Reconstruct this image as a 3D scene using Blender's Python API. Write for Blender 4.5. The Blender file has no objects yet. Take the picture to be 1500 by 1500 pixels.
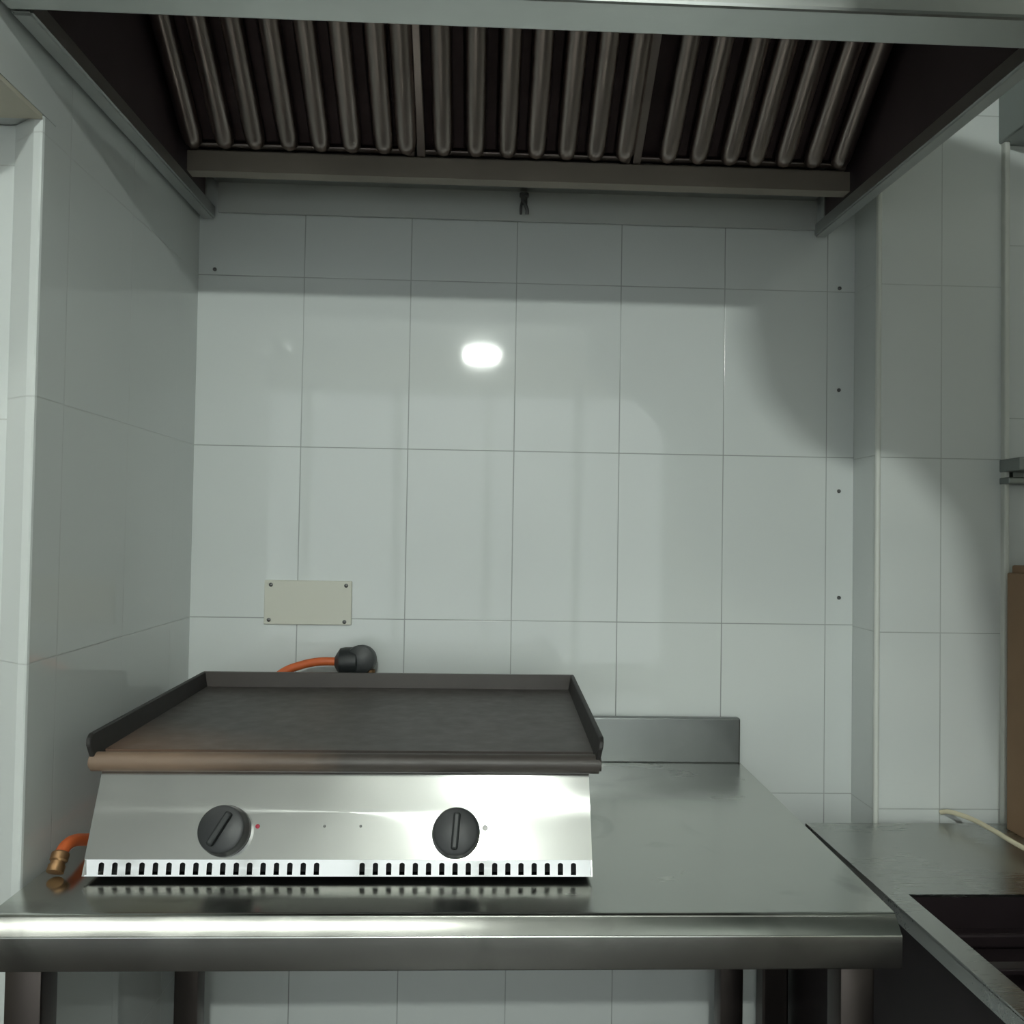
import bpy, bmesh, math
from mathutils import Vector, Matrix

sc = bpy.context.scene
COL = sc.collection

# ------------------------------------------------------------------ camera
CAM = Vector((0.533, -1.610, 1.326))
PITCH, YAW, ROLL = 0.0241, 0.0386, 0.0162
cam_d = bpy.data.cameras.new('camera')
cam_d.sensor_fit = 'HORIZONTAL'
cam_d.sensor_width = 36.0
cam_d.lens = 36.0 * 1250.0 / 1500.0
cam_d.clip_start = 0.02
cam = bpy.data.objects.new('camera', cam_d)
COL.objects.link(cam)
fw = Vector((math.sin(YAW) * math.cos(PITCH), math.cos(YAW) * math.cos(PITCH), math.sin(PITCH)))
rt = Vector((math.cos(YAW), -math.sin(YAW), 0))
up = rt.cross(fw)
r2 = rt * math.cos(ROLL) + up * math.sin(ROLL)
u2 = -rt * math.sin(ROLL) + up * math.cos(ROLL)
M = Matrix((r2, u2, -fw)).transposed().to_4x4()
M.translation = CAM
cam.matrix_world = M
sc.camera = cam

# ------------------------------------------------------------------ world, exposure
w = bpy.data.worlds.new('world')
sc.world = w
w.use_nodes = True
w.node_tree.nodes['Background'].inputs[0].default_value = (0.8, 0.9, 1.0, 1)
w.node_tree.nodes['Background'].inputs[1].default_value = 0.05
sc.view_settings.view_transform = 'Standard'
sc.view_settings.look = 'None'
sc.view_settings.gamma = 1.0
sc.view_settings.use_curve_mapping = False
sc.view_settings.exposure = -0.33
LAMP_POWER = 1750.0       # emission strength of the tube under the ceiling
STRIP_POWER = 10.0        # emission strength of the long ceiling strip light, left of and above the viewer
FILL_POWER = 1.25      # emission strength of the unseen window added behind the viewer for ambient fill

# ------------------------------------------------------------------ materials
def new_mat(name):
    m = bpy.data.materials.new(name)
    m.use_nodes = True
    nt = m.node_tree
    return m, nt, nt.nodes['Principled BSDF']

def N(nt, kind, **kw):
    n = nt.nodes.new(kind)
    for k, v in kw.items():
        setattr(n, k, v)
    return n

def mth(nt, op, a, b=None, c=None, clamp=False):
    n = nt.nodes.new('ShaderNodeMath')
    n.operation = op
    n.use_clamp = clamp
    for i, v in enumerate((a, b, c)):
        if v is None:
            continue
        if isinstance(v, (int, float)):
            n.inputs[i].default_value = v
        else:
            nt.links.new(v, n.inputs[i])
    return n.outputs[0]

def plain(name, col, rough=0.5, metal=0.0, var=0.0, scale=20.0, bump=0.0, spec=None):
    m, nt, b = new_mat(name)
    b.inputs['Base Color'].default_value = (*col, 1)
    b.inputs['Roughness'].default_value = rough
    b.inputs['Metallic'].default_value = metal
    if spec is not None:
        b.inputs['Specular IOR Level'].default_value = spec
    if var or bump:
        tc = N(nt, 'ShaderNodeTexCoord')
        no = N(nt, 'ShaderNodeTexNoise')
        no.inputs['Scale'].default_value = scale
        no.inputs['Detail'].default_value = 5
        nt.links.new(tc.outputs['Object'], no.inputs['Vector'])
        if var:
            mx = N(nt, 'ShaderNodeMix', data_type='RGBA')
            mx.inputs['A'].default_value = (*[c * (1 - var) for c in col], 1)
            mx.inputs['B'].default_value = (*[min(1, c * (1 + var)) for c in col], 1)
            nt.links.new(no.outputs['Fac'], mx.inputs['Factor'])
            nt.links.new(mx.outputs['Result'], b.inputs['Base Color'])
        if bump:
            bp = N(nt, 'ShaderNodeBump')
            bp.inputs['Strength'].default_value = bump
            bp.inputs['Distance'].default_value = 0.002
            nt.links.new(no.outputs['Fac'], bp.inputs['Height'])
            nt.links.new(bp.outputs['Normal'], b.inputs['Normal'])
    return m

TILE = (0.70, 0.735, 0.725)
def tile_mat(name, axis, u0, du, z0, dz, grout=0.0013, col=TILE, gcol=(0.15, 0.165, 0.16), rough=0.042):
    """glazed wall tiles: grout joints where the world position meets the tile grid"""
    m, nt, b = new_mat(name)
    g = N(nt, 'ShaderNodeNewGeometry')
    sp = N(nt, 'ShaderNodeSeparateXYZ')
    nt.links.new(g.outputs['Position'], sp.inputs[0])
    def joint(src, o, d):
        t = mth(nt, 'DIVIDE', mth(nt, 'SUBTRACT', src, o), d)
        f = mth(nt, 'FRACT', mth(nt, 'ADD', t, 0.5))
        a = mth(nt, 'MULTIPLY', mth(nt, 'ABSOLUTE', mth(nt, 'SUBTRACT', f, 0.5)), d)
        # 1 in the joint, 0 on the tile
        return mth(nt, 'SUBTRACT', 1.0, mth(nt, 'DIVIDE', mth(nt, 'SUBTRACT', a, grout * 0.35), grout * 0.6, clamp=True), clamp=True)
    ju = joint(sp.outputs[axis], u0, du)
    jz = joint(sp.outputs[2], z0, dz)
    j = mth(nt, 'MAXIMUM', ju, jz)
    # joints are dirtier in some stretches than in others
    no = N(nt, 'ShaderNodeTexNoise')
    no.inputs['Scale'].default_value = 2.6
    no.inputs['Detail'].default_value = 3
    nt.links.new(g.outputs['Position'], no.inputs['Vector'])
    dirt = mth(nt, 'MULTIPLY_ADD', no.outputs['Fac'], 2.2, -0.45, clamp=True)
    jj = mth(nt, 'MULTIPLY', j, mth(nt, 'MULTIPLY_ADD', dirt, 0.62, 0.25))
    mx = N(nt, 'ShaderNodeMix', data_type='RGBA')
    mx.inputs['A'].default_value = (*col, 1)
    mx.inputs['B'].default_value = (*gcol, 1)
    nt.links.new(jj, mx.inputs['Factor'])
    # each tile is a touch different in tone
    nt.links.new(mx.outputs['Result'], b.inputs['Base Color'])
    n2 = N(nt, 'ShaderNodeTexNoise')
    n2.inputs['Scale'].default_value = 5
    nt.links.new(g.outputs['Position'], n2.inputs['Vector'])
    r = mth(nt, 'ADD', mth(nt, 'MULTIPLY', j, 0.5), mth(nt, 'MULTIPLY_ADD', n2.outputs['Fac'], 0.05, rough - 0.025))
    nt.links.new(r, b.inputs['Roughness'])
    n3 = N(nt, 'ShaderNodeTexNoise')
    n3.inputs['Scale'].default_value = 9
    nt.links.new(g.outputs['Position'], n3.inputs['Vector'])
    hh = mth(nt, 'SUBTRACT', mth(nt, 'MULTIPLY', n3.outputs['Fac'], 0.25), j)
    bp = N(nt, 'ShaderNodeBump')
    bp.inputs['Strength'].default_value = 0.25
    bp.inputs['Distance'].default_value = 0.001
    nt.links.new(hh, bp.inputs['Height'])
    nt.links.new(bp.outputs['Normal'], b.inputs['Normal'])
    return m

def steel(name, col=(0.56, 0.56, 0.55), rough=0.28, stretch=(3, 60, 60), var=0.12, rvar=0.12, smear=0.0, aniso=0.0, smear_scale=6.0, smudge=0.0):
    m, nt, b = new_mat(name)
    b.inputs['Metallic'].default_value = 1.0
    tc = N(nt, 'ShaderNodeTexCoord')
    mp = N(nt, 'ShaderNodeMapping')
    mp.inputs['Scale'].default_value = stretch
    nt.links.new(tc.outputs['Object'], mp.inputs['Vector'])
    no = N(nt, 'ShaderNodeTexNoise')
    no.inputs['Scale'].default_value = 6
    no.inputs['Detail'].default_value = 6
    nt.links.new(mp.outputs[0], no.inputs['Vector'])
    n2 = N(nt, 'ShaderNodeTexNoise')
    n2.inputs['Scale'].default_value = smear_scale
    n2.inputs['Detail'].default_value = 4
    n2.inputs['Distortion'].default_value = 0.8
    nt.links.new(tc.outputs['Object'], n2.inputs['Vector'])
    mx = N(nt, 'ShaderNodeMix', data_type='RGBA')
    mx.inputs['A'].default_value = (*[c * (1 - var) for c in col], 1)
    mx.inputs['B'].default_value = (*[c * (1 + var) for c in col], 1)
    nt.links.new(n2.outputs['Fac'], mx.inputs['Factor'])
    nt.links.new(mx.outputs['Result'], b.inputs['Base Color'])
    if smudge:
        n4 = N(nt, 'ShaderNodeTexNoise')
        n4.inputs['Scale'].default_value = 4.5
        n4.inputs['Detail'].default_value = 7
        n4.inputs['Distortion'].default_value = 1.6
        nt.links.new(tc.outputs['Object'], n4.inputs['Vector'])
        sm = mth(nt, 'MULTIPLY', mth(nt, 'MULTIPLY_ADD', n4.outputs['Fac'], 7.0, -3.9, clamp=True), smudge)
        mx2 = N(nt, 'ShaderNodeMix', data_type='RGBA')
        mx2.inputs['B'].default_value = (0.20, 0.21, 0.19, 1)
        nt.links.new(mx.outputs['Result'], mx2.inputs['A'])
        nt.links.new(sm, mx2.inputs['Factor'])
        nt.links.new(mx2.outputs['Result'], b.inputs['Base Color'])
    r = mth(nt, 'MULTIPLY_ADD', no.outputs['Fac'], rvar, rough - rvar / 2)
    if smear:
        s = mth(nt, 'MULTIPLY_ADD', n2.outputs['Fac'], 2.2, -0.8, clamp=True)
        r = mth(nt, 'ADD', r, mth(nt, 'MULTIPLY', s, smear))
    nt.links.new(r, b.inputs['Roughness'])
    if aniso:
        b.inputs['Anisotropic'].default_value = aniso
        tg = N(nt, 'ShaderNodeTangent', direction_type='RADIAL', axis='Z')
        nt.links.new(tg.outputs[0], b.inputs['Tangent'])
        b.inputs['Anisotropic Rotation'].default_value = 0.25
    return m

M_BACK = tile_mat('glazed_tile_back', 0, 0.197, 0.20, 1.80, 0.32)
M_LEFT = tile_mat('glazed_tile_left', 1, -0.50, 0.20, 1.80, 0.32, gcol=(0.48, 0.50, 0.49))
M_PIER = tile_mat('glazed_tile_pier', 0, -0.17, 0.20, 1.14, 0.315, gcol=(0.45, 0.46, 0.44))
M_COL = tile_mat('glazed_tile_column', 0, 1.371, 0.20, 1.79, 0.3165, gcol=(0.30, 0.32, 0.31))
M_COLS = tile_mat('glazed_tile_column_side', 1, 0.0, 0.30, 1.796, 0.319, gcol=(0.30, 0.32, 0.31))
M_RIGHT = tile_mat('glazed_tile_right', 0, 1.70, 0.20, 1.87, 0.32, gcol=(0.30, 0.32, 0.31))
M_PAINT = plain('painted_plaster', (0.62, 0.61, 0.55), 0.7, var=0.04, scale=8)
M_SOFFIT = plain('cream_plaster', (0.60, 0.57, 0.47), 0.7, var=0.05, scale=30)
M_CEIL = plain('ceiling_paint', (0.72, 0.73, 0.70), 0.8)
M_FLOOR = tile_mat('floor_tile', 0, 0.1, 0.3, 5.0, 9.0, col=(0.035, 0.028, 0.026), gcol=(0.03, 0.03, 0.03), rough=0.45)
M_TRIM = plain('white_plastic_trim', (0.72, 0.74, 0.70), 0.35)
M_HOOD = steel('hood_steel', (0.50, 0.51, 0.50), 0.36, (2, 40, 40), var=0.10, rvar=0.1)
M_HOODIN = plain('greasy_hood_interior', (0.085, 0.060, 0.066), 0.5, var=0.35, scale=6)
M_GUTTER = plain('gutter_steel', (0.34, 0.30, 0.25), 0.5, metal=0.5, var=0.3, scale=5)
M_BAFFLE = steel('baffle_steel', (0.42, 0.36, 0.34), 0.32, (40, 3, 40), var=0.35, rvar=0.14)
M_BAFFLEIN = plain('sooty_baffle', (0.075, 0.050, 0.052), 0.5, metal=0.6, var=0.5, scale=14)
M_TABLE = steel('table_steel', (0.60, 0.61, 0.58), 0.17, (3, 60, 60), var=0.06, rvar=0.06, smear=0.14, smear_scale=7, smudge=0.45)
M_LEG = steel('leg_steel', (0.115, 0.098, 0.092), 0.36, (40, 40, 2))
M_PANEL = steel('panel_steel', (0.67, 0.67, 0.655), 0.115, (2, 90, 90), var=0.08, rvar=0.03, aniso=0.8, smear=0.035)
M_BODY = steel('body_steel', (0.50, 0.50, 0.49), 0.35, (3, 60, 60))
M_DARK = plain('recess_shade', (0.008, 0.008, 0.009), 0.9)
M_KNOB = plain('black_plastic', (0.022, 0.024, 0.026), 0.42, bump=0.06, scale=200)
M_BLACK = plain('black_rubber', (0.016, 0.019, 0.020), 0.45)
M_ORANGE = plain('orange_rubber', (0.62, 0.13, 0.035), 0.5, var=0.15, scale=30)
M_BRASS = plain('tarnished_brass', (0.34, 0.20, 0.10), 0.42, metal=0.9, var=0.3)
M_COVER = plain('cream_plastic', (0.66, 0.66, 0.58), 0.5, var=0.02)
M_SCREW = plain('dull_screw_metal', (0.16, 0.16, 0.16), 0.45, metal=0.8)
M_CORD = plain('cream_cord', (0.72, 0.66, 0.48), 0.5)
M_CARD = plain('brown_cardboard', (0.24, 0.15, 0.085), 0.75, var=0.15, scale=12)
M_RANGE = steel('range_steel', (0.48, 0.49, 0.47), 0.26, (3, 60, 60), var=0.06, smear=0.1)
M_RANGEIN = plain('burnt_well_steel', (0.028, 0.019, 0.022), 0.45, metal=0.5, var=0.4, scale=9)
M_SHELF = steel('shelf_steel', (0.30, 0.32, 0.31), 0.4)
M_WHITE = plain('white_enamel', (0.8, 0.8, 0.78), 0.35)
M_RED = plain('red_mark', (0.45, 0.03, 0.06), 0.4)

def plate_mat(name='seasoned_iron', lip=False):
    """seasoned griddle plate: black-brown, browner and rusty towards its front left corner"""
    m, nt, b = new_mat(name)
    tc = N(nt, 'ShaderNodeTexCoord')
    sp = N(nt, 'ShaderNodeSeparateXYZ')
    nt.links.new(tc.outputs['Object'], sp.inputs[0])
    no = N(nt, 'ShaderNodeTexNoise')
    no.inputs['Scale'].default_value = 5
    no.inputs['Detail'].default_value = 6
    no.inputs['Distortion'].default_value = 0.6
    nt.links.new(tc.outputs['Object'], no.inputs['Vector'])
    # rust spreads from the front left corner in a ragged patch
    d = mth(nt, 'ADD', mth(nt, 'MULTIPLY', sp.outputs[0], 1.6), mth(nt, 'MULTIPLY', sp.outputs[1], 3.0))
    if lip:
        d = mth(nt, 'MULTIPLY_ADD', sp.outputs[0], 1.9, -0.50)
    k = mth(nt, 'ADD', mth(nt, 'MULTIPLY_ADD', d, 2.4, 2.15), mth(nt, 'MULTIPLY_ADD', no.outputs['Fac'], 1.3, -0.65))
    fac = mth(nt, 'SUBTRACT', 1.0, mth(nt, 'MULTIPLY', k, 1.0, clamp=True), clamp=True)
    base = N(nt, 'ShaderNodeMix', data_type='RGBA')
    base.inputs['A'].default_value = (0.040, 0.034, 0.031, 1)
    base.inputs['B'].default_value = (0.075, 0.064, 0.058, 1)
    nt.links.new(no.outputs['Fac'], base.inputs['Factor'])
    mx = N(nt, 'ShaderNodeMix', data_type='RGBA')
    mx.inputs['B'].default_value = ((0.22, 0.15, 0.105, 1) if lip else (0.15, 0.095, 0.068, 1))
    nt.links.new(base.outputs['Result'], mx.inputs['A'])
    nt.links.new(fac, mx.inputs['Factor'])
    nt.links.new(mx.outputs['Result'], b.inputs['Base Color'])
    n2 = N(nt, 'ShaderNodeTexNoise')
    n2.inputs['Scale'].default_value = 40
    n2.inputs['Detail'].default_value = 6
    nt.links.new(tc.outputs['Object'], n2.inputs['Vector'])
    nt.links.new(mth(nt, 'MULTIPLY_ADD', n2.outputs['Fac'], 0.25, 0.32), b.inputs['Roughness'])
    bp = N(nt, 'ShaderNodeBump')
    bp.inputs['Strength'].default_value = 0.25
    bp.inputs['Distance'].default_value = 0.002
    nt.links.new(n2.outputs['Fac'], bp.inputs['Height'])
    nt.links.new(bp.outputs['Normal'], b.inputs['Normal'])
    return m
M_PLATE = plate_mat()
M_LIP = plate_mat('greasy_lip_iron', True)
M_SOOT = plain('sooty_iron', (0.020, 0.018, 0.017), 0.55, var=0.4, scale=25, bump=0.3)

def emit_mat(name, col, s):
    m, nt, b = new_mat(name)
    b.inputs['Base Color'].default_value = (0.8, 0.8, 0.8, 1)
    b.inputs['Emission Color'].default_value = (*col, 1)
    b.inputs['Emission Strength'].default_value = s
    return m
M_TUBE = emit_mat('lit_tube', (0.93, 1.0, 0.93), LAMP_POWER)
M_STRIP = emit_mat('lit_strip', (0.97, 1.0, 0.93), STRIP_POWER)
M_PANE = emit_mat('fill_pane', (0.88, 0.97, 1.0), FILL_POWER)

# ------------------------------------------------------------------ mesh helpers (world coordinates; an object's origin is set by its parent)
def nbm():
    return bmesh.new()

def box(bm, a, b, bev=0.0, seg=2):
    a, b = Vector(a), Vector(b)
    r = bmesh.ops.create_cube(bm, size=1.0)
    c = (a + b) / 2
    s = b - a
    for v in r['verts']:
        v.co = Vector((v.co.x * s.x, v.co.y * s.y, v.co.z * s.z)) + c
    if bev:
        es = list({e for v in r['verts'] for e in v.link_edges})
        bmesh.ops.bevel(bm, geom=es, offset=bev, segments=seg, profile=0.5, affect='EDGES')

def prism(bm, poly, axis, lo, hi):
    """extrude a closed polygon; axis 0: poly is (y,z), 1: (x,z), 2: (x,y)"""
    def mk(p, t):
        return {0: (t, p[0], p[1]), 1: (p[0], t, p[1]), 2: (p[0], p[1], t)}[axis]
    A = [bm.verts.new(mk(p, lo)) for p in poly]
    B = [bm.verts.new(mk(p, hi)) for p in poly]
    n = len(poly)
    for i in range(n):
        bm.faces.new((A[i], A[(i + 1) % n], B[(i + 1) % n], B[i]))
    bm.faces.new(A)
    bm.faces.new(B)

def sheet(bm, line, axis, lo, hi, t):
    """an open profile line given a thickness t and extruded"""
    pts = [Vector((p[0], p[1])) for p in line]
    off = []
    for i in range(len(pts)):
        d = Vector((0, 0))
        if i > 0:
            d += (pts[i] - pts[i - 1]).normalized()
        if i < len(pts) - 1:
            d += (pts[i + 1] - pts[i]).normalized()
        d.normalize()
        nrm = Vector((-d.y, d.x))
        k = 1.0
        if 0 < i < len(pts) - 1:
            e = (pts[i] - pts[i - 1]).normalized()
            k = 1.0 / max(0.35, abs(Vector((-e.y, e.x)).dot(nrm)))
        off.append(pts[i] + nrm * t * k)
    prism(bm, [tuple(p) for p in pts] + [tuple(p) for p in reversed(off)], axis, lo, hi)

def arc(cx, cy, r, a0, a1, n):
    return [(cx + r * math.cos(math.radians(a0 + (a1 - a0) * i / n)), cy + r * math.sin(math.radians(a0 + (a1 - a0) * i / n))) for i in range(n + 1)]

def frame_of(d):
    d = Vector(d).normalized()
    h = Vector((0, 0, 1)) if abs(d.z) < 0.9 else Vector((1, 0, 0))
    x = h.cross(d).normalized()
    return x, d.cross(x), d

def lathe(bm, base, d, prof, n=32):
    """prof: list of (radius, distance along d)"""
    x, y, d = frame_of(d)
    base = Vector(base)
    rings = []
    for r, t in prof:
        if r <= 1e-6:
            rings.append([bm.verts.new(base + d * t)])
        else:
            rings.append([bm.verts.new(base + d * t + (x * math.cos(2 * math.pi * i / n) + y * math.sin(2 * math.pi * i / n)) * r) for i in range(n)])
    for a, b in zip(rings, rings[1:]):
        for i in range(n):
            j = (i + 1) % n
            if len(a) == 1 and len(b) == 1:
                continue
            if len(a) == 1:
                bm.faces.new((a[0], b[j], b[i]))
            elif len(b) == 1:
                bm.faces.new((a[i], a[j], b[0]))
            else:
                bm.faces.new((a[i], a[j], b[j], b[i]))
    if len(rings[0]) > 1:
        bm.faces.new(rings[0])
    if len(rings[-1]) > 1:
        bm.faces.new(rings[-1])

def smooth_path(pts, n=8):
    P = [Vector(p) for p in pts]
    out = []
    for i in range(len(P) - 1):
        p0, p1, p2, p3 = P[max(0, i - 1)], P[i], P[i + 1], P[min(len(P) - 1, i + 2)]
        for k in range(n):
            t = k / n
            out.append(0.5 * ((2 * p1) + (p2 - p0) * t + (2 * p0 - 5 * p1 + 4 * p2 - p3) * t * t + (3 * p1 - p0 - 3 * p2 + p3) * t ** 3))
    out.append(P[-1])
    return out

def tube(bm, pts, r, n=12, smooth=8):
    P = smooth_path(pts, smooth) if smooth else [Vector(p) for p in pts]
    rings = []
    x = None
    for i, p in enumerate(P):
        d = (P[min(i + 1, len(P) - 1)] - P[max(i - 1, 0)]).normalized()
        if x is None:
            x, y, _ = frame_of(d)
        else:
            x = (x - d * x.dot(d)).normalized()
            y = d.cross(x)
        rings.append([bm.verts.new(p + (x * math.cos(2 * math.pi * k / n) + y * math.sin(2 * math.pi * k / n)) * r) for k in range(n)])
    for a, b in zip(rings, rings[1:]):
        for k in range(n):
            bm.faces.new((a[k], a[(k + 1) % n], b[(k + 1) % n], b[k]))
    bm.faces.new(rings[0])
    bm.faces.new(rings[-1])

def obj(name, bm, mat, parent=None, smooth=None, sub=0):
    bmesh.ops.remove_doubles(bm, verts=bm.verts, dist=1e-6)
    bmesh.ops.recalc_face_normals(bm, faces=bm.faces)
    org = Vector((0, 0, 0))
    if parent is not None:
        p = parent
        while p is not None:
            org += p.location
            p = p.parent
        bmesh.ops.translate(bm, verts=bm.verts, vec=-org)
    me = bpy.data.meshes.new(name)
    bm.to_mesh(me)
    bm.free()
    me.materials.append(mat)
    o = bpy.data.objects.new(name, me)
    COL.objects.link(o)
    if parent is not None:
        o.parent = parent
    if smooth:
        for p in me.polygons:
            p.use_smooth = True
        me.set_sharp_from_angle(angle=math.radians(smooth))
    return o

def tag(o, label, cat, group=None):
    o['label'] = label
    o['category'] = cat
    if group:
        o['group'] = group
    return o

def thing(name, loc, label, cat, group=None):
    o = bpy.data.objects.new(name, None)
    o.empty_display_size = 0.05
    COL.objects.link(o)
    o.location = loc
    return tag(o, label, cat, group)

def struct(name, bm, mat, label=None, smooth=None):
    o = obj(name, bm, mat, None, smooth)
    o['kind'] = 'structure'
    if label:
        o['label'] = label
    return o

# ------------------------------------------------------------------ the room
XR = 1.250          # left side of the tiled column on the right
YC = -0.092         # front of that column
YP = -0.571         # front edge of the left side wall
CEIL = 2.62
b = nbm(); box(b, (-2.4, -4.6, -0.1), (3.0, 0.2, 0.0)); struct('floor', b, M_FLOOR)
b = nbm(); box(b, (-2.4, -4.6, CEIL), (3.0, 0.2, CEIL + 0.1)); struct('ceiling', b, M_CEIL)
b = nbm(); box(b, (-0.1, 0.0, 0.0), (XR + 0.02, 0.12, CEIL)); struct('wall_back', b, M_BACK, 'white glazed tile wall behind the griddle')
b = nbm(); box(b, (-0.05, -0.54, 0.0), (0.0, 0.0, CEIL))
prism(b, [(0.0, -0.54), (0.0, YP + 0.004), (-0.001, YP + 0.001), (-0.003, YP), (-0.012, YP + 0.002), (-0.05, -0.54)], 2, 0.0, 1.82)
struct('wall_left', b, M_LEFT, 'shaded tile side wall left of the griddle')
b = nbm(); box(b, (-2.4, -0.541, 0.0), (-0.047, -0.40, 1.82)); box(b, (-2.4, -0.52, 1.82), (-0.06, -0.40, CEIL))
struct('wall_pier', b, M_PIER, 'bright tiled wall face at the far left')
b = nbm(); box(b, (-0.70, -0.80, 1.821), (0.0, -0.54, CEIL)); struct('wall_lintel', b, M_LEFT)
b = nbm(); box(b, (-0.70, -0.80, 1.815), (-0.001, -0.5715, 1.8209)); struct('trim_3', b, M_SOFFIT, 'cream underside of the lintel at the upper left')
b = nbm(); box(b, (XR, YC + 0.001, 0.0), (1.26, 0.0, CEIL)); struct('wall_column_side', b, M_COLS, 'narrow left side of the tiled column')
b = nbm(); box(b, (XR + 0.001, YC, 0.0), (1.488, 0.10, CEIL)); struct('wall_column', b, M_COL, 'tiled column front right of the back wall')
b = nbm(); tube(b, [(1.2535, YC - 0.0005, 0.0), (1.2535, YC - 0.0005, CEIL)], 0.005, 10, 0); struct('trim_1', b, M_TRIM, 'pale corner bead on the tiled column', 40)
b = nbm(); box(b, (1.482, YC - 0.012, 0.0), (1.492, YC + 0.02, CEIL), 0.003); struct('trim_2', b, M_TRIM, 'pale corner bead at the far right')
b = nbm(); box(b, (1.488, -0.085, 0.0), (2.9, 0.10, CEIL)); struct('wall_right', b, M_RIGHT, 'tile wall at the right edge of the view')
b = nbm(); box(b, (2.4, -4.6, 0.0), (2.5, -0.085, CEIL)); struct('wall_side', b, M_PAINT)
b = nbm(); box(b, (-2.4, -4.6, 0.0), (-2.3, -0.541, CEIL)); struct('wall_far_left', b, M_PAINT)
b = nbm()
WX0, WX1, WZ0, WZ1 = -2.0, 1.9, 0.35, 2.35
box(b, (-2.4, -4.6, 0.0), (WX0, -4.5, CEIL)); box(b, (WX1, -4.6, 0.0), (2.5, -4.5, CEIL))
box(b, (WX0, -4.6, 0.0), (WX1, -4.5, WZ0)); box(b, (WX0, -4.6, WZ1), (WX1, -4.5, CEIL))
struct('wall_rear', b, M_PAINT)
b = nbm(); box(b, (WX0, -4.57, WZ0), (WX1, -4.55, WZ1)); win = struct('fill_window', b, M_PANE)  # unseen window, widened along the rear wall as ambient fill
b = nbm()
for x in [WX0 + i * (WX1 - WX0 - 0.05) / 6 for i in range(7)]:
    box(b, (x, -4.55, WZ0), (x + 0.05, -4.50, WZ1))
for z in (WZ0, WZ1 - 0.05):
    box(b, (WX0, -4.55, z), (WX1, -4.50, z + 0.05))
obj('fill_window_frame', b, M_TRIM, win)

# ------------------------------------------------------------------ ceiling lamp behind the viewer
LX, LY, LZ = 0.535, -3.10, 2.305
t = thing('tube_lamp', (LX, LY, CEIL), 'short white tube lamp hanging from the ceiling behind the viewer', 'lamp')
b = nbm(); box(b, (LX - 0.12, LY - 0.03, LZ + 0.045), (LX + 0.12, LY + 0.03, LZ + 0.09), 0.006); obj('housing', b, M_WHITE, t)
b = nbm(); lathe(b, (LX - 0.075, LY, LZ), (1, 0, 0), [(0.018, 0), (0.018, 0.15)], 20); obj('tube', b, M_TUBE, t, 40)
for s in (-1, 1):
    b = nbm(); box(b, (LX + s * 0.0915 - 0.016, LY - 0.024, LZ - 0.026), (LX + s * 0.0915 + 0.016, LY + 0.024, LZ + 0.05), 0.004); obj('end_cap', b, M_WHITE, t)
    b = nbm(); lathe(b, (LX + s * 0.06, LY, LZ + 0.088), (0, 0, 1), [(0.006, 0), (0.006, CEIL - LZ - 0.088)], 10); obj('rod', b, M_WHITE, t, 40)

t = thing('strip_light', (-0.5, -1.45, CEIL), 'long white strip light on the ceiling above the viewer', 'lamp')
b = nbm(); box(b, (-1.55, -1.53, CEIL - 0.03), (0.53, -1.37, CEIL), 0.004); obj('housing', b, M_WHITE, t)
b = nbm(); box(b, (-1.50, -1.51, CEIL - 0.045), (0.50, -1.39, CEIL - 0.029), 0.004); obj('diffuser', b, M_STRIP, t)

# ------------------------------------------------------------------ extractor hood
HX0, HX1 = 0.006, 1.192
HZ = 1.900
t = thing('extractor_hood', (0.6, -0.005, 1.90), 'large stainless steel extractor hood with ribbed filters above the griddle', 'extractor hood')
HOOD = t
b = nbm(); box(b, (HX0 + 0.03, -0.010, 1.916), (HX1 - 0.02, -0.004, 2.50)); obj('rear_panel', b, plain('rear_sheet', (0.55, 0.57, 0.55), 0.5, metal=0.15, var=0.1, scale=4), t)
for s in (0, 1):
    x0, x1 = (HX0, HX0 + 0.024) if s == 0 else (HX1 - 0.024, HX1)
    b = nbm()
    prism(b, [(-0.004, 1.903), (-0.66, 1.890), (-0.66, 1.916), (-0.004, 1.929)], 0, x0, x1)
    bmesh.ops.bevel(b, geom=list(b.edges), offset=0.003, segments=2, affect='EDGES')
    obj('rim', b, M_HOOD, t)
    b = nbm()
    xa, xb = (HX0 + 0.002, HX0 + 0.006) if s == 0 else (HX1 - 0.006, HX1 - 0.002)
    prism(b, [(-0.006, 1.925), (-0.655, 1.912), (-0.60, 2.40), (-0.45, 2.56), (-0.006, 2.56)], 0, xa, xb)
    obj('side_panel', b, M_HOOD, t)
    b = nbm()
    xa, xb = (HX0 + 0.0065, HX0 + 0.009) if s == 0 else (HX1 - 0.009, HX1 - 0.0065)
    prism(b, [(-0.02, 1.93), (-0.645, 1.917), (-0.59, 2.395), (-0.45, 2.55), (-0.02, 2.55)], 0, xa, xb)
    obj('inner_lining', b, M_HOODIN, t)
b = nbm()   # front beam: rolled lower lip
box(b, (HX0, -0.722, 1.891), (HX1, -0.664, 1.918), 0.004)
obj('front_lip', b, steel('lip_steel', (0.62, 0.64, 0.62), 0.36, (2, 40, 40)), t)
b = nbm(); sheet(b, [(-0.712, 1.917), (-0.62, 2.40), (-0.45, 2.56)], 0, HX0 + 0.002, HX1 - 0.002, -0.003); obj('front_panel', b, M_HOOD, t)
b = nbm(); sheet(b, [(-0.667, 1.921), (-0.592, 2.395), (-0.45, 2.545)], 0, HX0 + 0.010, HX1 - 0.010, -0.002); obj('front_lining', b, M_HOODIN, t)
b = nbm(); box(b, (HX0, -0.45, 2.552), (HX1, -0.004, 2.56)); obj('top_panel', b, M_HOODIN, t)
b = nbm()   # grease gutter, a U channel under the lower edge of the filters
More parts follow.
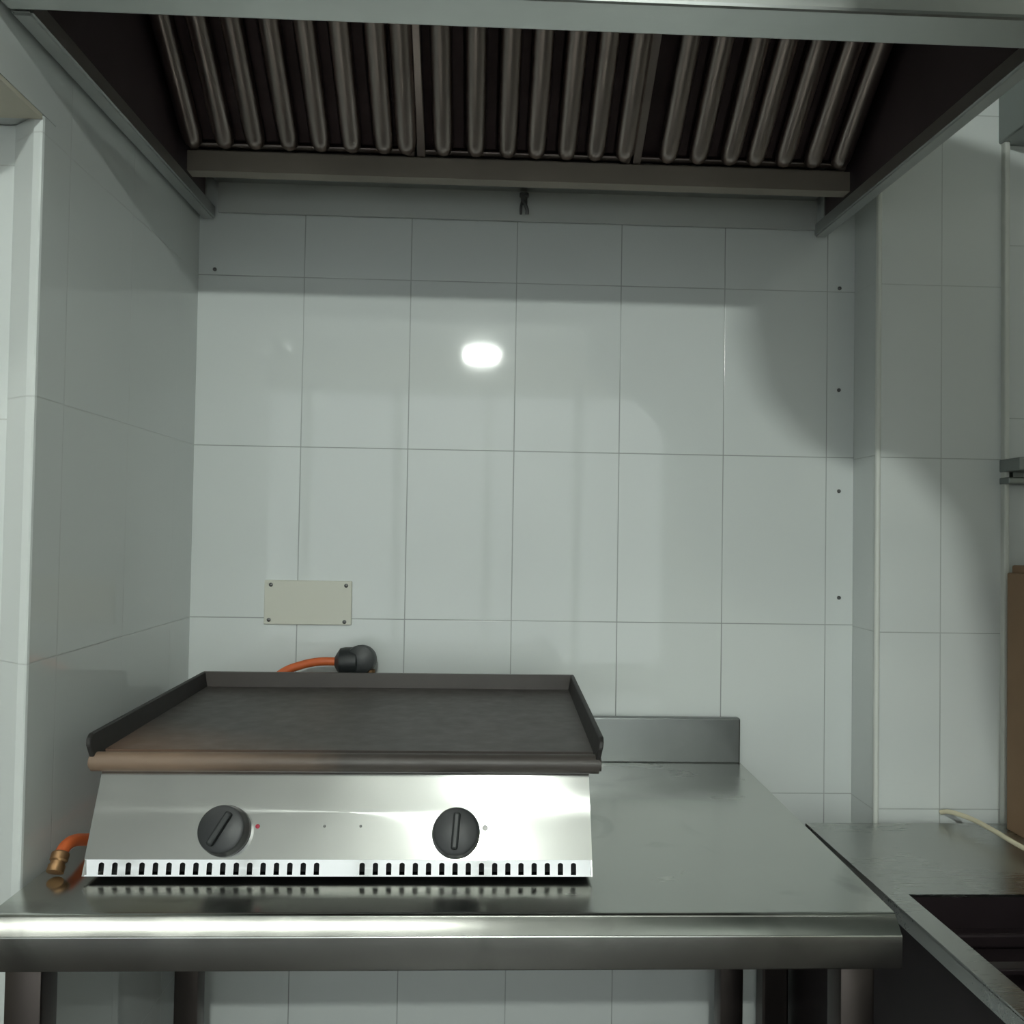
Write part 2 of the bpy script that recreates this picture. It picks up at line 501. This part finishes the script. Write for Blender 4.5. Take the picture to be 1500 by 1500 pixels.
sheet(b, [(-0.165, 1.962), (-0.165, 1.928), (-0.138, 1.928), (-0.138, 1.975)], 0, HX0 + 0.025, HX1 - 0.025, 0.002)
obj('grease_gutter', b, M_GUTTER, t)
b = nbm(); box(b, (HX0 + 0.025, -0.139, 1.972), (HX1 - 0.025, -0.010, 1.977)); obj('gutter_ledge', b, M_HOOD, t)
# sloped baffle filters: local (u along the slope, w below it)
SL = math.radians(37.5)
F0 = Vector((0, -0.160, 1.966))
SU = Vector((0, -math.cos(SL), math.sin(SL)))
SW = Vector((0, -math.sin(SL), -math.cos(SL)))
FL = 0.60
def slopebox(bm, x0, x1, u0, u1, w0, w1, bev=0):
    k = nbm(); box(k, (x0, u0, w0), (x1, u1, w1), bev)
    for v in k.verts:
        v.co = Vector((v.co.x, 0, 0)) + F0 + SU * v.co.y + SW * v.co.z
    me = bpy.data.meshes.new('tmp'); k.to_mesh(me); k.free(); bm.from_mesh(me); bpy.data.meshes.remove(me)
def baffle(bm, xc, wid=0.034):
    """one half-round ridge with a rounded lower end"""
    n = 10
    rows = []
    for u, sc_ in ((0.004, 0.05), (0.006, 0.45), (0.012, 0.78), (0.022, 0.96), (0.032, 1.0), (FL, 1.0)):
        rows.append([bm.verts.new(Vector((xc - wid / 2 * sc_ * math.cos(math.pi * i / n), 0, 0)) + F0 + SU * u + SW * (0.017 * sc_ * math.sin(math.pi * i / n))) for i in range(n + 1)])
    for a, c in zip(rows, rows[1:]):
        for i in range(n):
            bm.faces.new((a[i], a[i + 1], c[i + 1], c[i]))
FX = [(0.034, 0.413, 8), (0.417, 0.783, 7), (0.787, 1.160, 7)]
SLATS = [[0.043, 0.096, 0.147, 0.203, 0.256, 0.308, 0.362, 0.400],
         [0.462, 0.517, 0.571, 0.620, 0.672, 0.721, 0.771],
         [0.846, 0.898, 0.953, 0.997, 1.047, 1.098, 1.145]]
for (x0, x1, n), xs in zip(FX, SLATS):
    b = nbm()
    slopebox(b, x0, x1, 0, FL, -0.022, -0.020)
    for q in range(len(xs) - 1):     # the rear row of baffles shows between the ridges
        xm = xs[q] * 0.5 + xs[q + 1] * 0.5
        slopebox(b, xm - 0.014, xm + 0.009, 0.012, FL, -0.016, -0.008, 0.003)
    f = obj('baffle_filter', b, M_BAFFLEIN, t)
    b = nbm()
    slopebox(b, x0, x0 + 0.014, 0, FL, -0.010, 0.003, 0.002)
    slopebox(b, x1 - 0.014, x1, 0, FL, -0.010, 0.003, 0.002)
    slopebox(b, x0, x1, 0.0, 0.010, -0.010, -0.004, 0.002)
    obj('filter_frame', b, M_BAFFLE, f)
    for x in xs:
        b = nbm(); baffle(b, x)
        obj('baffle', b, M_BAFFLE, f, 60)
b = nbm()
lathe(b, (0.608, -0.016, 1.966), (0, 0, -1), [(0.009, 0), (0.009, 0.006), (0.006, 0.008), (0.006, 0.020)], 16)
tube(b, [(0.608, -0.016, 1.950), (0.608, -0.028, 1.944), (0.613, -0.030, 1.930), (0.613, -0.028, 1.922)], 0.0035, 10)
tube(b, [(0.604, -0.016, 1.950), (0.602, -0.022, 1.938), (0.602, -0.022, 1.924)], 0.0025, 10)
obj('drain_spout', b, M_SCREW, t, 40)

# ------------------------------------------------------------------ steel work table
TZ = 0.902
t = thing('work_table', (0.52, -0.33, 0.0), 'stainless steel work table with a rolled front edge under the griddle', 'table')
TX0, TX1, TYF, TYB = 0.008, 1.026, -0.664, -0.004
b = nbm()
R_ = 0.026
# sloping front edge, very slightly bowed
CH = []
for i in range(9):
    k = i / 8
    p0, p1 = Vector((TYF + 0.0137, TZ - 0.0008)), Vector((TYF - 0.0025, TZ - 0.0170))
    q = p0.lerp(p1, k) + Vector((-0.7071, 0.7071)) * 0.0004 * (1 - (2 * k - 1) ** 2)
    CH.append((q.x, q.y))
prof = [(TYB, TZ - 0.002), (TYB, TZ), (TYF + 0.018, TZ)] + CH + arc(TYF - 0.0018, TZ - 0.0185, 0.0022, 140, 180, 3) + [(TYF - 0.004, 0.850), (TYF - 0.003, 0.848), (TYF + 0.014, 0.848), (TYF + 0.014, 0.8495), (TYF - 0.002, 0.8495), (TYF - 0.002, TZ - R_), (TYF + 0.002, TZ - 0.017), (TYF + 0.012, TZ - 0.002)]
prism(b, prof, 0, TX0, TX1)
for v in b.verts:      # the right side runs slightly in towards the front
    if v.co.x > 0.5:
        v.co.x += 0.004 - 0.018 * max(0.0, (-v.co.y - 0.10)) / 0.55
obj('tabletop', b, M_TABLE, t, 35)
b = nbm()              # folded down right and left sides
prism(b, [(TYB, TZ - 0.001), (TYF + 0.017, TZ - 0.001), (TYF + 0.001, TZ - 0.018), (TYF + 0.001, 0.850), (TYB, 0.850)], 0, TX1 - 0.0015, TX1)
for v in b.verts:
    v.co.x += 0.004 - 0.018 * max(0.0, (-v.co.y - 0.10)) / 0.55
obj('side_skirt', b, M_TABLE, t)
b = nbm(); prism(b, [(TYB, TZ - 0.001), (TYF + 0.017, TZ - 0.001), (TYF + 0.001, TZ - 0.018), (TYF + 0.001, 0.850), (TYB, 0.850)], 0, TX0, TX0 + 0.0015)
obj('side_skirt', b, M_TABLE, t)
b = nbm(); box(b, (TX0, -0.022, TZ - 0.001), (TX1 + 0.003, -0.004, 0.985), 0.003); obj('backsplash', b, steel('backsplash_steel', (0.24, 0.25, 0.25), 0.33), t)
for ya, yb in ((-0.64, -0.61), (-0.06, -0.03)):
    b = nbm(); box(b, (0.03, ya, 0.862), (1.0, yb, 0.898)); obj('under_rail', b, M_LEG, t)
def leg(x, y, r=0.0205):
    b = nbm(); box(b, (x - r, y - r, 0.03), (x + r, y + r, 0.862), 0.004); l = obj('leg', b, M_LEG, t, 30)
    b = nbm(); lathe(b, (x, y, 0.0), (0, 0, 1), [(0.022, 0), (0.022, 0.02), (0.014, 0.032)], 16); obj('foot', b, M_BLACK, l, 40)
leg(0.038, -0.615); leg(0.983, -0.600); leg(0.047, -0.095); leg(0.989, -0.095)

# ------------------------------------------------------------------ gas griddle
t = thing('gas_griddle', (0.375, -0.35, TZ), 'two-knob gas griddle with a dark seasoned plate on the steel table', 'griddle')
GX0, GX1 = 0.0705, 0.6780
A = Vector((0, -0.5720, 0.9115)); B = Vector((0, -0.5215, 1.0225))    # panel bottom and top
PU = (B - A).normalized()
PN = Vector((0, -PU.z, PU.y))
PL = (B - A).length
def on_panel(x, u, n=0.0):
    return Vector((x, 0, 0)) + A + PU * u + PN * n
b = nbm()
prism(b, [(-0.560, 0.9125), (-0.515, 1.022), (-0.135, 1.030), (-0.135, 0.9125)], 0, GX0 + 0.002, GX1 - 0.002)
obj('body', b, M_DARK, t)  # near-black colour stands in for the shade behind the vent slots
b = nbm()
for x0, x1 in ((GX0, GX0 + 0.0018), (GX1 - 0.0018, GX1)):
    prism(b, [(-0.5715, 0.911), (-0.521, 1.022), (-0.133, 1.032), (-0.133, 0.911)], 0, x0, x1)
prism(b, [(-0.1335, 0.911), (-0.1335, 1.032), (-0.132, 1.032), (-0.132, 0.911)], 0, GX0, GX1)
obj('side_casing', b, M_BODY, t)
# control panel, with real slots cut through its lower strip
UB = 0.0205          # height of the bend above the bottom edge
slots = [0.0905 + i * (0.3450 - 0.0905) / 16 for i in range(17)] + [0.3995 + i * (0.6552 - 0.3995) / 16 for i in range(17)]
b = nbm()
SWD = 0.0032
xs = [GX0]
for s in slots:
    xs += [s - SWD, s + SWD]
xs.append(GX1)
U = [0.0, 0.0018, 0.0135, 0.0155, 0.0185]
def pv(x, u):
    # the lower strip stands a little steeper than the panel
    k = max(0.0, UB - u)
    return b.verts.new(on_panel(x, u, -0.26 * k))
def quad(x0, x1, u0, u1):
    b.faces.new((pv(x0, u0), pv(x1, u0), pv(x1, u1), pv(x0, u1)))
for i in range(len(xs) - 1):
    hole = i % 2 == 1
    for u0, u1 in zip(U, U[1:]):
        if hole and 0.0018 <= u0 < 0.0135:
            continue
        if hole and u0 == 0.0135:        # rounded slot top
            m = (xs[i] + xs[i + 1]) / 2
            q = [(xs[i], 0.0135), (xs[i], 0.0155), (m, 0.0155)]
            b.faces.new([pv(*c) for c in [(xs[i], u0), (xs[i] + SWD * 0.35, 0.0148), (m, 0.0154), (m, u1), (xs[i], u1)]])
            b.faces.new([pv(*c) for c in [(xs[i + 1], u0), (xs[i + 1], u1), (m, u1), (m, 0.0154), (xs[i + 1] - SWD * 0.35, 0.0148)]])
            continue
        quad(xs[i], xs[i + 1], u0, u1)
bmesh.ops.remove_doubles(b, verts=b.verts, dist=1e-5)
skirt = obj('vent_skirt', b, M_BODY if False else M_PANEL, t)
md = skirt.modifiers.new('thick', 'SOLIDIFY'); md.thickness = 0.0015; md.offset = -1
b = nbm()
for u0, u1 in ((0.0185, PL),):
    vs_ = [on_panel(GX0, u0, 0.0012), on_panel(GX1, u0, 0.0012), on_panel(GX1, u1, 0.0012), on_panel(GX0, u1, 0.0012)]
    vb_ = [on_panel(GX0, u0, -0.001), on_panel(GX1, u0, -0.001), on_panel(GX1, u1, -0.001), on_panel(GX0, u1, -0.001)]
    F = [b.verts.new(v) for v in vs_]; K = [b.verts.new(v) for v in vb_]
    b.faces.new(F); b.faces.new(K)
    for i in range(4):
        b.faces.new((F[i], F[(i + 1) % 4], K[(i + 1) % 4], K[i]))
obj('control_panel', b, M_PANEL, t)
def panel_u(p):          # height along the panel of a world point
    return (Vector(p) - A).dot(PU)
for kx, kz, ang, lab in ((0.2328, 0.969, 28, None), (0.5117, 0.967, 4, None)):
    u = (Vector((0, -0.5766, kz)) - A).dot(PU)
    c = on_panel(kx, u, 0.0012)
    b = nbm()
    lathe(b, c, PN, [(0.026, 0.0), (0.0295, 0.002), (0.0295, 0.008), (0.0285, 0.010), (0.0280, 0.022), (0.0268, 0.0255), (0.024, 0.0268), (0.0, 0.0268)], 40)
    k = obj('knob', b, M_KNOB, t, 35)
    b = nbm()
    a = math.radians(ang)
    ex = Vector((1, 0, 0)); dirv = PU * math.cos(a) + ex * math.sin(a); sidev = ex * math.cos(a) - PU * math.sin(a)
    kk = nbm(); box(kk, (-0.0042, -0.021, 0.0), (0.0042, 0.021, 0.010), 0.0025)
    for v in kk.verts:
        v.co = c + PN * 0.0265 + sidev * v.co.x + dirv * v.co.y + PN * v.co.z
    me = bpy.data.meshes.new('tmp'); kk.to_mesh(me); kk.free(); b.from_mesh(me); bpy.data.meshes.remove(me)
    obj('grip', b, M_BLACK, k)
for x, z, r, m, nm in ((0.3508, 0.9629, 0.0016, M_SCREW, 'screw'), (0.3948, 0.963, 0.0016, M_SCREW, 'screw'), (0.2700, 0.9625, 0.0026, M_RED, 'indicator'), (0.5470, 0.9612, 0.0036, M_WHITE, 'indicator')):
    u = (Vector((0, -0.5488, z)) - A).dot(PU)
    b = nbm(); lathe(b, on_panel(x, u, 0.001), PN, [(r, 0), (r, 0.0012), (r * 0.6, 0.002), (0, 0.0021)], 14); obj(nm, b, m, t, 40)
# cooking plate: a shallow tray, three raised sides, rounded front lip
PXL0, PXL1 = 0.0600, 0.6915
PXR0, PXR1 = 0.0680, 0.6990          # at the rear
YF, YR = -0.542, -0.118
def px(s, y):
    k = (y - YF) / (YR - YF)
    return (PXL0 + (PXR0 - PXL0) * k) if s == 0 else (PXL1 + (PXR1 - PXL1) * k)
b = nbm()
ys = [YF + 0.030, YR]
# flat plate
P = [(px(0, YF + 0.012), YF + 0.012), (px(1, YF + 0.012), YF + 0.012), (px(1, YR), YR), (px(0, YR), YR)]
prism(b, [(q[0], max(q[1], YF + 0.033)) for q in P], 2, 1.030, 1.0445)
for v in b.verts:
    if v.co.z > 1.04:
        v.co.z += 0.010 * (v.co.y - YF) / (YR - YF)
obj('plate_sheet', b, M_PLATE, t, 40)
# front lip: a rounded bar with a shallow channel behind it
b = nbm()
lip = arc(YF + 0.0115, 1.0355, 0.0118, 35, 265, 16) + [(YF + 0.020, 1.0245), (YF + 0.034, 1.0245), (YF + 0.034, 1.0425), (YF + 0.027, 1.0395)]
prism(b, lip, 0, PXL0 - 0.0005, PXL1 + 0.0005)
bmesh.ops.bevel(b, geom=[e for e in b.edges if abs(e.verts[0].co.x - e.verts[1].co.x) < 1e-6], offset=0.003, segments=2, affect='EDGES')
obj('front_lip', b, M_LIP, t, 45)
def wall_piece(s):
    b = nbm()
    th = 0.006
    poly = [(YF + 0.016, 1.026), (YF + 0.002, 1.044), (YF - 0.002, 1.058), (YF + 0.001, 1.066), (YF + 0.009, 1.0705), (YR, 1.079), (YR, 1.030)]
    prism(b, poly, 0, 0.0, th)
    for v in b.verts:
        o_ = v.co.x
        lean = 0.006 * (v.co.z - 1.045) / 0.035 - 0.001
        if s == 0:
            v.co.x = px(0, v.co.y) + o_ - lean
        else:
            v.co.x = px(1, v.co.y) - o_ + lean
    bmesh.ops.bevel(b, geom=[e for e in b.edges], offset=0.0012, segments=1, affect='EDGES')
    obj('splash_side', b, M_SOOT, t)
wall_piece(0); wall_piece(1)
b = nbm(); prism(b, [(YR - 0.006, 1.035), (YR - 0.004, 1.079), (YR + 0.003, 1.079), (YR + 0.003, 1.030)], 0, PXR0 - 0.003, PXR1 + 0.003); obj('splash_back', b, M_PLATE, t)
for x in (0.10, 0.65):
    for y in (-0.53, -0.17):
        b = nbm(); lathe(b, (x, y, TZ), (0, 0, 1), [(0.014, 0), (0.014, 0.006), (0.011, 0.0125)], 18); obj('foot', b, M_BLACK, t, 40)
b = nbm(); lathe(b, (0.345, -0.132, 0.955), (0, 1, 0), [(0.009, 0), (0.009, 0.012), (0.012, 0.012), (0.012, 0.03), (0.008, 0.03), (0.008, 0.05)], 18)
obj('gas_inlet', b, M_BRASS, t, 40)

# ------------------------------------------------------------------ regulator, gas hose
t = thing('gas_regulator', (0.325, -0.072, 1.06), 'round black gas regulator behind the griddle plate', 'gas regulator')
b = nbm()
lathe(b, (0.3265, -0.045, 1.0915), (0.0, -1, 0.12), [(0.0, 0), (0.022, 0), (0.0262, 0.004), (0.0262, 0.034), (0.0245, 0.039), (0.012, 0.043), (0.0, 0.044)], 36)
for v in b.verts: pass
obj('body', b, M_BLACK, t, 40)
b = nbm(); lathe(b, (0.2800, -0.066, 1.0895), (1, 0, 0.03), [(0.0, 0), (0.009, 0.0), (0.016, 0.004), (0.0245, 0.010), (0.0258, 0.018), (0.0258, 0.040), (0.02, 0.045)], 32); obj('cap', b, M_BLACK, t, 40)
b = nbm(); tube(b, [(0.345, -0.075, 1.078), (0.345, -0.075, 1.03), (0.345, -0.078, 0.98), (0.345, -0.080, 0.955)], 0.008, 12); obj('stem', b, M_BRASS, t, 40)
t = thing('gas_hose', (0.035, -0.40, TZ), 'orange rubber gas hose arching to the black regulator and round the griddle', 'hose')
b = nbm()
tube(b, [(0.284, -0.068, 1.0905), (0.255, -0.070, 1.0905), (0.222, -0.070, 1.084), (0.185, -0.074, 1.068), (0.135, -0.078, 1.020), (0.090, -0.085, 0.955), (0.052, -0.11, 0.918), (0.040, -0.17, 0.9125), (0.038, -0.30, 0.9125), (0.036, -0.40, 0.9125), (0.035, -0.46, 0.9165), (0.033, -0.505, 0.930), (0.032, -0.528, 0.932), (0.031, -0.543, 0.925)], 0.0075, 14)
obj('rubber_tube', b, M_ORANGE, t, 60)
b = nbm(); lathe(b, (0.0315, -0.540, 0.928), (0, -0.62, -0.78), [(0.0085, 0), (0.0105, 0.002), (0.0105, 0.010), (0.0085, 0.012), (0.0085, 0.016), (0.010, 0.016), (0.010, 0.024), (0.0, 0.025)], 18); obj('fitting', b, M_BRASS, t, 40)

# ------------------------------------------------------------------ cover plate on the back wall, wall anchors
t = thing('cover_plate', (0.218, -0.003, 1.19), 'cream rectangular cover plate screwed to the back wall tiles', 'cover plate')
b = nbm(); box(b, (0.137, -0.006, 1.1485), (0.2985, 0.0, 1.2305), 0.0015); obj('plate', b, M_COVER, t)
for x, z in ((0.149, 1.222), (0.288, 1.222), (0.1465, 1.1570), (0.286, 1.1545)):
    b = nbm(); lathe(b, (x, -0.0055, z), (0, -1, 0), [(0.0038, 0), (0.0038, 0.0008), (0.002, 0.002), (0, 0.0022)], 14); obj('screw', b, M_SCREW, t, 40)
for x, z, lab in ((1.2204, 1.807, 'highest small dark wall anchor in the right strip of back wall tiles'),
                  (1.2204, 1.610, 'small dark wall anchor in the shaded tile, right side, below the highest one'),
                  (1.2218, 1.4154, 'small dark wall anchor in the lit tile just under the shadow, right side'),
                  (1.2232, 1.2115, 'lowest small dark wall anchor in the right strip of back wall tiles'),
                  (0.0301, 1.8104, 'small dark wall anchor in the upper left corner below the hood')):
    b = nbm(); lathe(b, (x, 0.0, z), (0, -1, 0), [(0.0036, 0), (0.0036, 0.0015), (0.0018, 0.003), (0, 0.003)], 14)
    tag(obj('wall_anchor', b, M_SCREW, None, 40), lab, 'wall anchor', 'wall anchors in the back wall')

# ------------------------------------------------------------------ cooking unit on the right
CZ = 0.822
CX0, CX1, CYB, CYF = 1.118, 1.86, -0.112, -0.98
OX0, OX1, OYB, OYF = 1.151, 1.80, -0.410, -0.92
t = thing('cooking_range', (1.48, -0.5, 0.0), 'stainless steel cooking unit with a dark open well, right of the work table', 'cooking range')
b = nbm()
box(b, (CX0, CYB, CZ - 0.004), (CX1, OYB, CZ))
box(b, (CX0, OYB, CZ - 0.004), (OX0, OYF, CZ))
box(b, (OX1, OYB, CZ - 0.004), (CX1, OYF, CZ))
box(b, (CX0, OYF, CZ - 0.004), (CX1, CYF, CZ))
obj('worktop', b, M_RANGE, t)
b = nbm()
box(b, (CX0, CYF, CZ - 0.024), (CX0 + 0.003, CYB, CZ - 0.003)); box(b, (CX0, CYF, CZ - 0.024), (CX1, CYF + 0.003, CZ - 0.003))
obj('rim', b, M_RANGE, t)
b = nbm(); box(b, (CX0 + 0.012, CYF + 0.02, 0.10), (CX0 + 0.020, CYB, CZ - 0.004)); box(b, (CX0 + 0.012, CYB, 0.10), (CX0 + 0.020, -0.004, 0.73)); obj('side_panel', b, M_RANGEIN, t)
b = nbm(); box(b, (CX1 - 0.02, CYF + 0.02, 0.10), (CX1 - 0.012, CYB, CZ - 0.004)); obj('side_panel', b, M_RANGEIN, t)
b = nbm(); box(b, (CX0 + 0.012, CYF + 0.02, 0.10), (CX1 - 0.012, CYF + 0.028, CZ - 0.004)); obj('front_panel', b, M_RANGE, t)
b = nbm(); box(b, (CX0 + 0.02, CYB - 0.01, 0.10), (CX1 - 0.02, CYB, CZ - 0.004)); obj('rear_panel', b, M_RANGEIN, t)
b = nbm()     # the well: four walls and a floor, with a ledge round the inside
wz = 0.55
box(b, (OX0 - 0.004, OYF, wz), (OX0, OYB, CZ - 0.004)); box(b, (OX1, OYF, wz), (OX1 + 0.004, OYB, CZ - 0.004))
box(b, (OX0, OYB, wz), (OX1, OYB + 0.004, CZ - 0.004)); box(b, (OX0, OYF - 0.004, wz), (OX1, OYF, CZ - 0.004))
box(b, (OX0, OYF, wz - 0.004), (OX1, OYB, wz))
box(b, (OX0, OYB - 0.02, 0.755), (OX1, OYB, 0.775), 0.004)
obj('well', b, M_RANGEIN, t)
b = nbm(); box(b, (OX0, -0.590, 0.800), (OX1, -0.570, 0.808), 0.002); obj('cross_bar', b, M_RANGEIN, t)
for x in (CX0 + 0.045, CX1 - 0.045):
    for y in (CYB - 0.04, CYF + 0.06):
        b = nbm(); lathe(b, (x, y, 0), (0, 0, 1), [(0.022, 0), (0.022, 0.03), (0.018, 0.10)], 16); obj('foot', b, M_BLACK, t, 40)
b = nbm(); box(b, (1.068, -0.045, 0.0), (1.116, -0.004, CZ - 0.01), 0.004)
tag(obj('pipe_duct', b, M_LEG, None), 'narrow grey duct standing against the wall under the table, right of its rear leg', 'duct')

b = nbm()
tube(b, [(1.372, YC - 0.003, 0.836), (1.379, -0.112, 0.842), (1.394, -0.150, 0.843), (1.400, -0.205, 0.842), (1.405, -0.265, 0.839), (1.425, -0.36, 0.834), (1.50, -0.385, 0.8265), (1.60, -0.36, 0.8265)], 0.0042, 10)
tag(obj('power_cord', b, M_CORD, None, 60), 'cream cord lying on the cooking unit beside the brown cardboard', 'cord')
t = thing('cardboard_box', (1.62, -0.19, CZ), 'brown cardboard box standing on the cooking unit at the right edge', 'box')
b = nbm(); box(b, (1.462, -0.245, CZ), (1.80, -0.142, 1.270), 0.003); obj('carton', b, M_CARD, t)
b = nbm(); box(b, (1.472, -0.247, 1.262), (1.80, -0.140, 1.283), 0.003); obj('lid', b, M_CARD, t)
t = thing('wall_shelf', (1.7, -0.12, 1.43), 'small grey steel shelf on the tiled wall at the right edge', 'shelf')
b = nbm(); box(b, (1.480, -0.150, 1.450), (2.0, -0.085, 1.473), 0.002); obj('shelf_board', b, M_SHELF, t)
b = nbm(); box(b, (1.480, -0.120, 1.428), (2.0, -0.085, 1.440), 0.002); box(b, (1.50, -0.10, 1.436), (1.52, -0.085, 1.452)); obj('bracket_rail', b, M_SHELF, t)
t = thing('wall_cabinet', (1.7, -0.1, 2.05), 'grey wall cabinet at the upper right corner, beside the hood', 'cabinet')
b = nbm(); box(b, (1.477, -0.30, 2.055), (2.1, -0.085, 2.55), 0.003); obj('carcass', b, M_SHELF, t)
b = nbm(); box(b, (1.480, -0.318, 2.060), (2.097, -0.300, 2.545), 0.002); obj('door', b, M_SHELF, t)
# unseen curved tube, added and shaped to cast the soft upper right shadow
t = thing('shadow_tube', (1.3, -1.1, 1.9), 'unseen grey curved tube added outside the view to cast the upper right shadow', 'duct')
b = nbm(); tube(b, [(1.03, -1.1, 1.955), (1.10, -1.1, 1.945), (1.18, -1.1, 1.885), (1.285, -1.1, 1.755), (1.335, -1.1, 1.58), (1.39, -1.1, 1.38), (1.62, -1.1, 1.2), (2.395, -1.1, 1.15)], 0.195, 28); obj('pipe', b, M_SHELF, t, 60)
b = nbm(); lathe(b, (1.035, -1.1, 1.954), (-1, 0, 0.22), [(0.195, 0), (0.18, 0.07), (0.14, 0.125), (0.08, 0.16), (0, 0.175)], 28); obj('end_dome', b, M_SHELF, t, 60)
